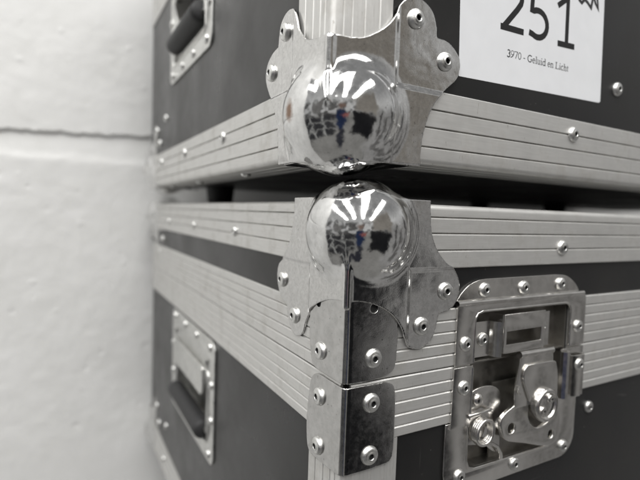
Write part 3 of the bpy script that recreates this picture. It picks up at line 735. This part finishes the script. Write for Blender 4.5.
# small serif line: (glyph strokes in cap-height units, thin/thick), advance width
def ar(cx, cz, rx, rz, a0, a1, n=10): return arc(cx, cz, rx, rz, a0, a1, n)
T, B_ = .085, .15
GLY = {
 '3': (.5, [(ar(.24, .76, .17, .22, 150, -80), B_), (ar(.23, .27, .20, .26, 85, -150), B_)]),
 '9': (.5, [(ar(.25, .70, .19, .29, 0, 360, 16), T), (ar(-.10, .72, .54, .72, 0, -75), B_*.8)]),
 '7': (.5, [([(.04, .84), (.04, .96), (.46, .96)], T), ([(.46, .98), (.20, .0)], B_*.8)]),
 '0': (.5, [(ar(.25, .5, .19, .47, 0, 360, 18), T*1.2)]),
 '-': (.33, [([(.03, .34), (.28, .34)], .1)]), ' ': (.25, []),
 'G': (.72, [(ar(.38, .5, .31, .47, 50, 310, 16), B_*.9), ([(.60, .80), (.60, .97)], T), ([(.58, .12), (.58, .42)], B_*.9), ([(.46, .43), (.70, .43)], T)]),
 'e': (.44, [(ar(.23, .33, .17, .31, 0, 310, 14), T*1.3), ([(.07, .36), (.40, .36)], T)]),
 'l': (.28, [([(.15, .0), (.15, 1.03)], B_*.9), ([(.03, .03), (.26, .03)], T), ([(.03, .98), (.15, 1.0)], T)]),
 'u': (.5, [([(.12, .62), (.12, .18)]+ar(.24, .17, .12, .15, 180, 300, 5), B_*.8), ([(.38, .64), (.38, .0)], B_*.9), ([(.02, .62), (.12, .62)], T), ([(.28, .62), (.38, .62)], T), ([(.38, .03), (.48, .03)], T)]),
 'i': (.28, [([(.15, .0), (.15, .64)], B_*.9), ([(.03, .03), (.26, .03)], T), ([(.04, .62), (.15, .62)], T), ([(.15, .83), (.15, .97)], B_)]),
 'd': (.5, [(ar(.22, .32, .17, .31, 20, 340, 14), T*1.3), ([(.39, .0), (.39, 1.03)], B_*.9), ([(.28, 1.0), (.39, 1.0)], T), ([(.39, .03), (.49, .03)], T)]),
 'n': (.5, [([(.12, .0), (.12, .64)], B_*.9), ([(.03, .62), (.12, .62)], T), (ar(.26, .46, .13, .16, 160, 0, 6)+[(.39, .0)], B_*.8), ([(.02, .03), (.21, .03)], T), ([(.30, .03), (.48, .03)], T)]),
 'L': (.61, [([(.16, .0), (.16, .98)], B_), ([(.03, .03), (.56, .03), (.57, .24)], T), ([(.03, .96), (.30, .96)], T)]),
 'c': (.44, [(ar(.24, .33, .18, .31, 45, 315, 12), T*1.4)]),
 'h': (.5, [([(.12, .0), (.12, 1.03)], B_*.9), ([(.02, 1.0), (.12, 1.0)], T), (ar(.26, .46, .13, .16, 160, 0, 6)+[(.39, .0)], B_*.8), ([(.02, .03), (.21, .03)], T), ([(.30, .03), (.48, .03)], T)]),
 't': (.28, [([(.13, .84), (.13, .1), (.24, .04)], B_*.8), ([(.02, .62), (.27, .62)], T)]),
}
line = '3970 - Geluid en Licht'; tot = sum(GLY[c][0] for c in line); sx = 61.0/tot; sz = 4.3
penx = 0; parts = []
for c in line:
    for k, (p_, w) in enumerate(GLY[c][1]):
        q_ = [(124.4+(penx+a)*sx, 187.3+b*sz+(penx+a)*sx*.024) for a, b in p_]
        parts.append(ribbon(q_, w*4.4, -1.38+.002*k))
    penx += GLY[c][0]
link('printed_line', join(parts), 'ink', sk, None, None)

# ------------------------------------------------------------------ wall and floor
def vnoise(x, y, seed=0):
    xi = np.floor(x).astype(int); yi = np.floor(y).astype(int); fx = x-xi; fy = y-yi
    fx = fx*fx*(3-2*fx); fy = fy*fy*(3-2*fy)
    def h(a, b):
        n = (a*374761393+b*668265263+seed*1442695041) & 0xffffffff
        n = ((n ^ (n >> 13))*1274126177) & 0xffffffff
        return ((n ^ (n >> 16)) & 0xffff)/65535.
    return (h(xi, yi)*(1-fx)+h(xi+1, yi)*fx)*(1-fy)+(h(xi, yi+1)*(1-fx)+h(xi+1, yi+1)*fx)*fy
def fbm(x, y, o=4, seed=0):
    s = 0; a = .5
    for k in range(o): s = s+a*vnoise(x*2**k, y*2**k, seed+k); a *= .5
    return s-.47
JT = 0.0
WY = .588                    # plane of the wall the cases are pushed up to; s runs along -x
sA = np.concatenate([-np.geomspace(2.2, .36, 24), np.arange(-.35, .03, .0019), np.geomspace(.035, 3, 24)])
PX = [(s_, WY, 0., -1., s_) for s_ in sA]
ZZ = np.concatenate([np.linspace(-1.0, -.30, 8), np.arange(-.29, .36, .0019), np.linspace(.38, 1.4, 8)])
PXa = np.array(PX); S, Z = np.meshgrid(PXa[:, 4], ZZ, indexing='ij')
NX, NY = PXa[:, 2][:, None], PXa[:, 3][:, None]
zj = .158 + .0035*fbm(S*14, Z*0+3, 3, 5)*2 - .02*np.minimum(S, 0)*0
top = .1965 + .043*S + .012*fbm(S*24+9, Z*0, 4, 11); bot = .1585 + .005*fbm(S*18+4, Z*0, 3, 21)
tilt = S*JT-.0; zr = Z+tilt
ins = sstep(zr, bot-.010, bot+.009)*(1-sstep(zr, top-.0012, top+.0016))
prof_ = ins*(1-.55*(1-sstep(zr, bot, top)))          # deepest right under the upper block
disp = -.0048*prof_ + .0005*np.exp(-((zr-bot+.003)/.0035)**2)*np.clip(.5+fbm(S*40, Z*0, 3, 31)*2.5, 0, 1) + .0008*fbm(S*9, Z*9, 4, 2) + .0009*fbm(S*60, Z*60, 3, 8)
for _ in range(46):
    ps, pz = -rng.uniform(0, .28), rng.uniform(-.25, .35); pr = rng.uniform(.0015, .004); sg = rng.choice([-1, -1, 1])
    disp = disp + sg*.0008*np.exp(-(((S-ps)**2*rng.uniform(.4, 1.4)+(Z-pz)**2)/pr**2))
VX = PXa[:, 0][:, None]+NX*disp; VY = PXa[:, 1][:, None]+NY*disp
nS, nZ = S.shape
V = np.stack([VX, VY, Z], -1).reshape(-1, 3)
base = V.reshape(nS, nZ, 3)
idx = np.arange(nS*nZ).reshape(nS, nZ)
F = np.stack([idx[:-1, :-1], idx[1:, :-1], idx[1:, 1:], idx[:-1, 1:]], -1).reshape(-1, 4)
me = mesh(V.tolist(), F.tolist()); 
wl = link('wall', me, 'white_wall_paint', None, None, None)
wl.data.polygons.foreach_set('use_smooth', [True]*len(wl.data.polygons)); wl.data.set_sharp_from_angle(angle=math.radians(60))
wl['label'] = 'rough white painted block wall with one recessed mortar joint left of the cases'; wl['category'] = 'wall'
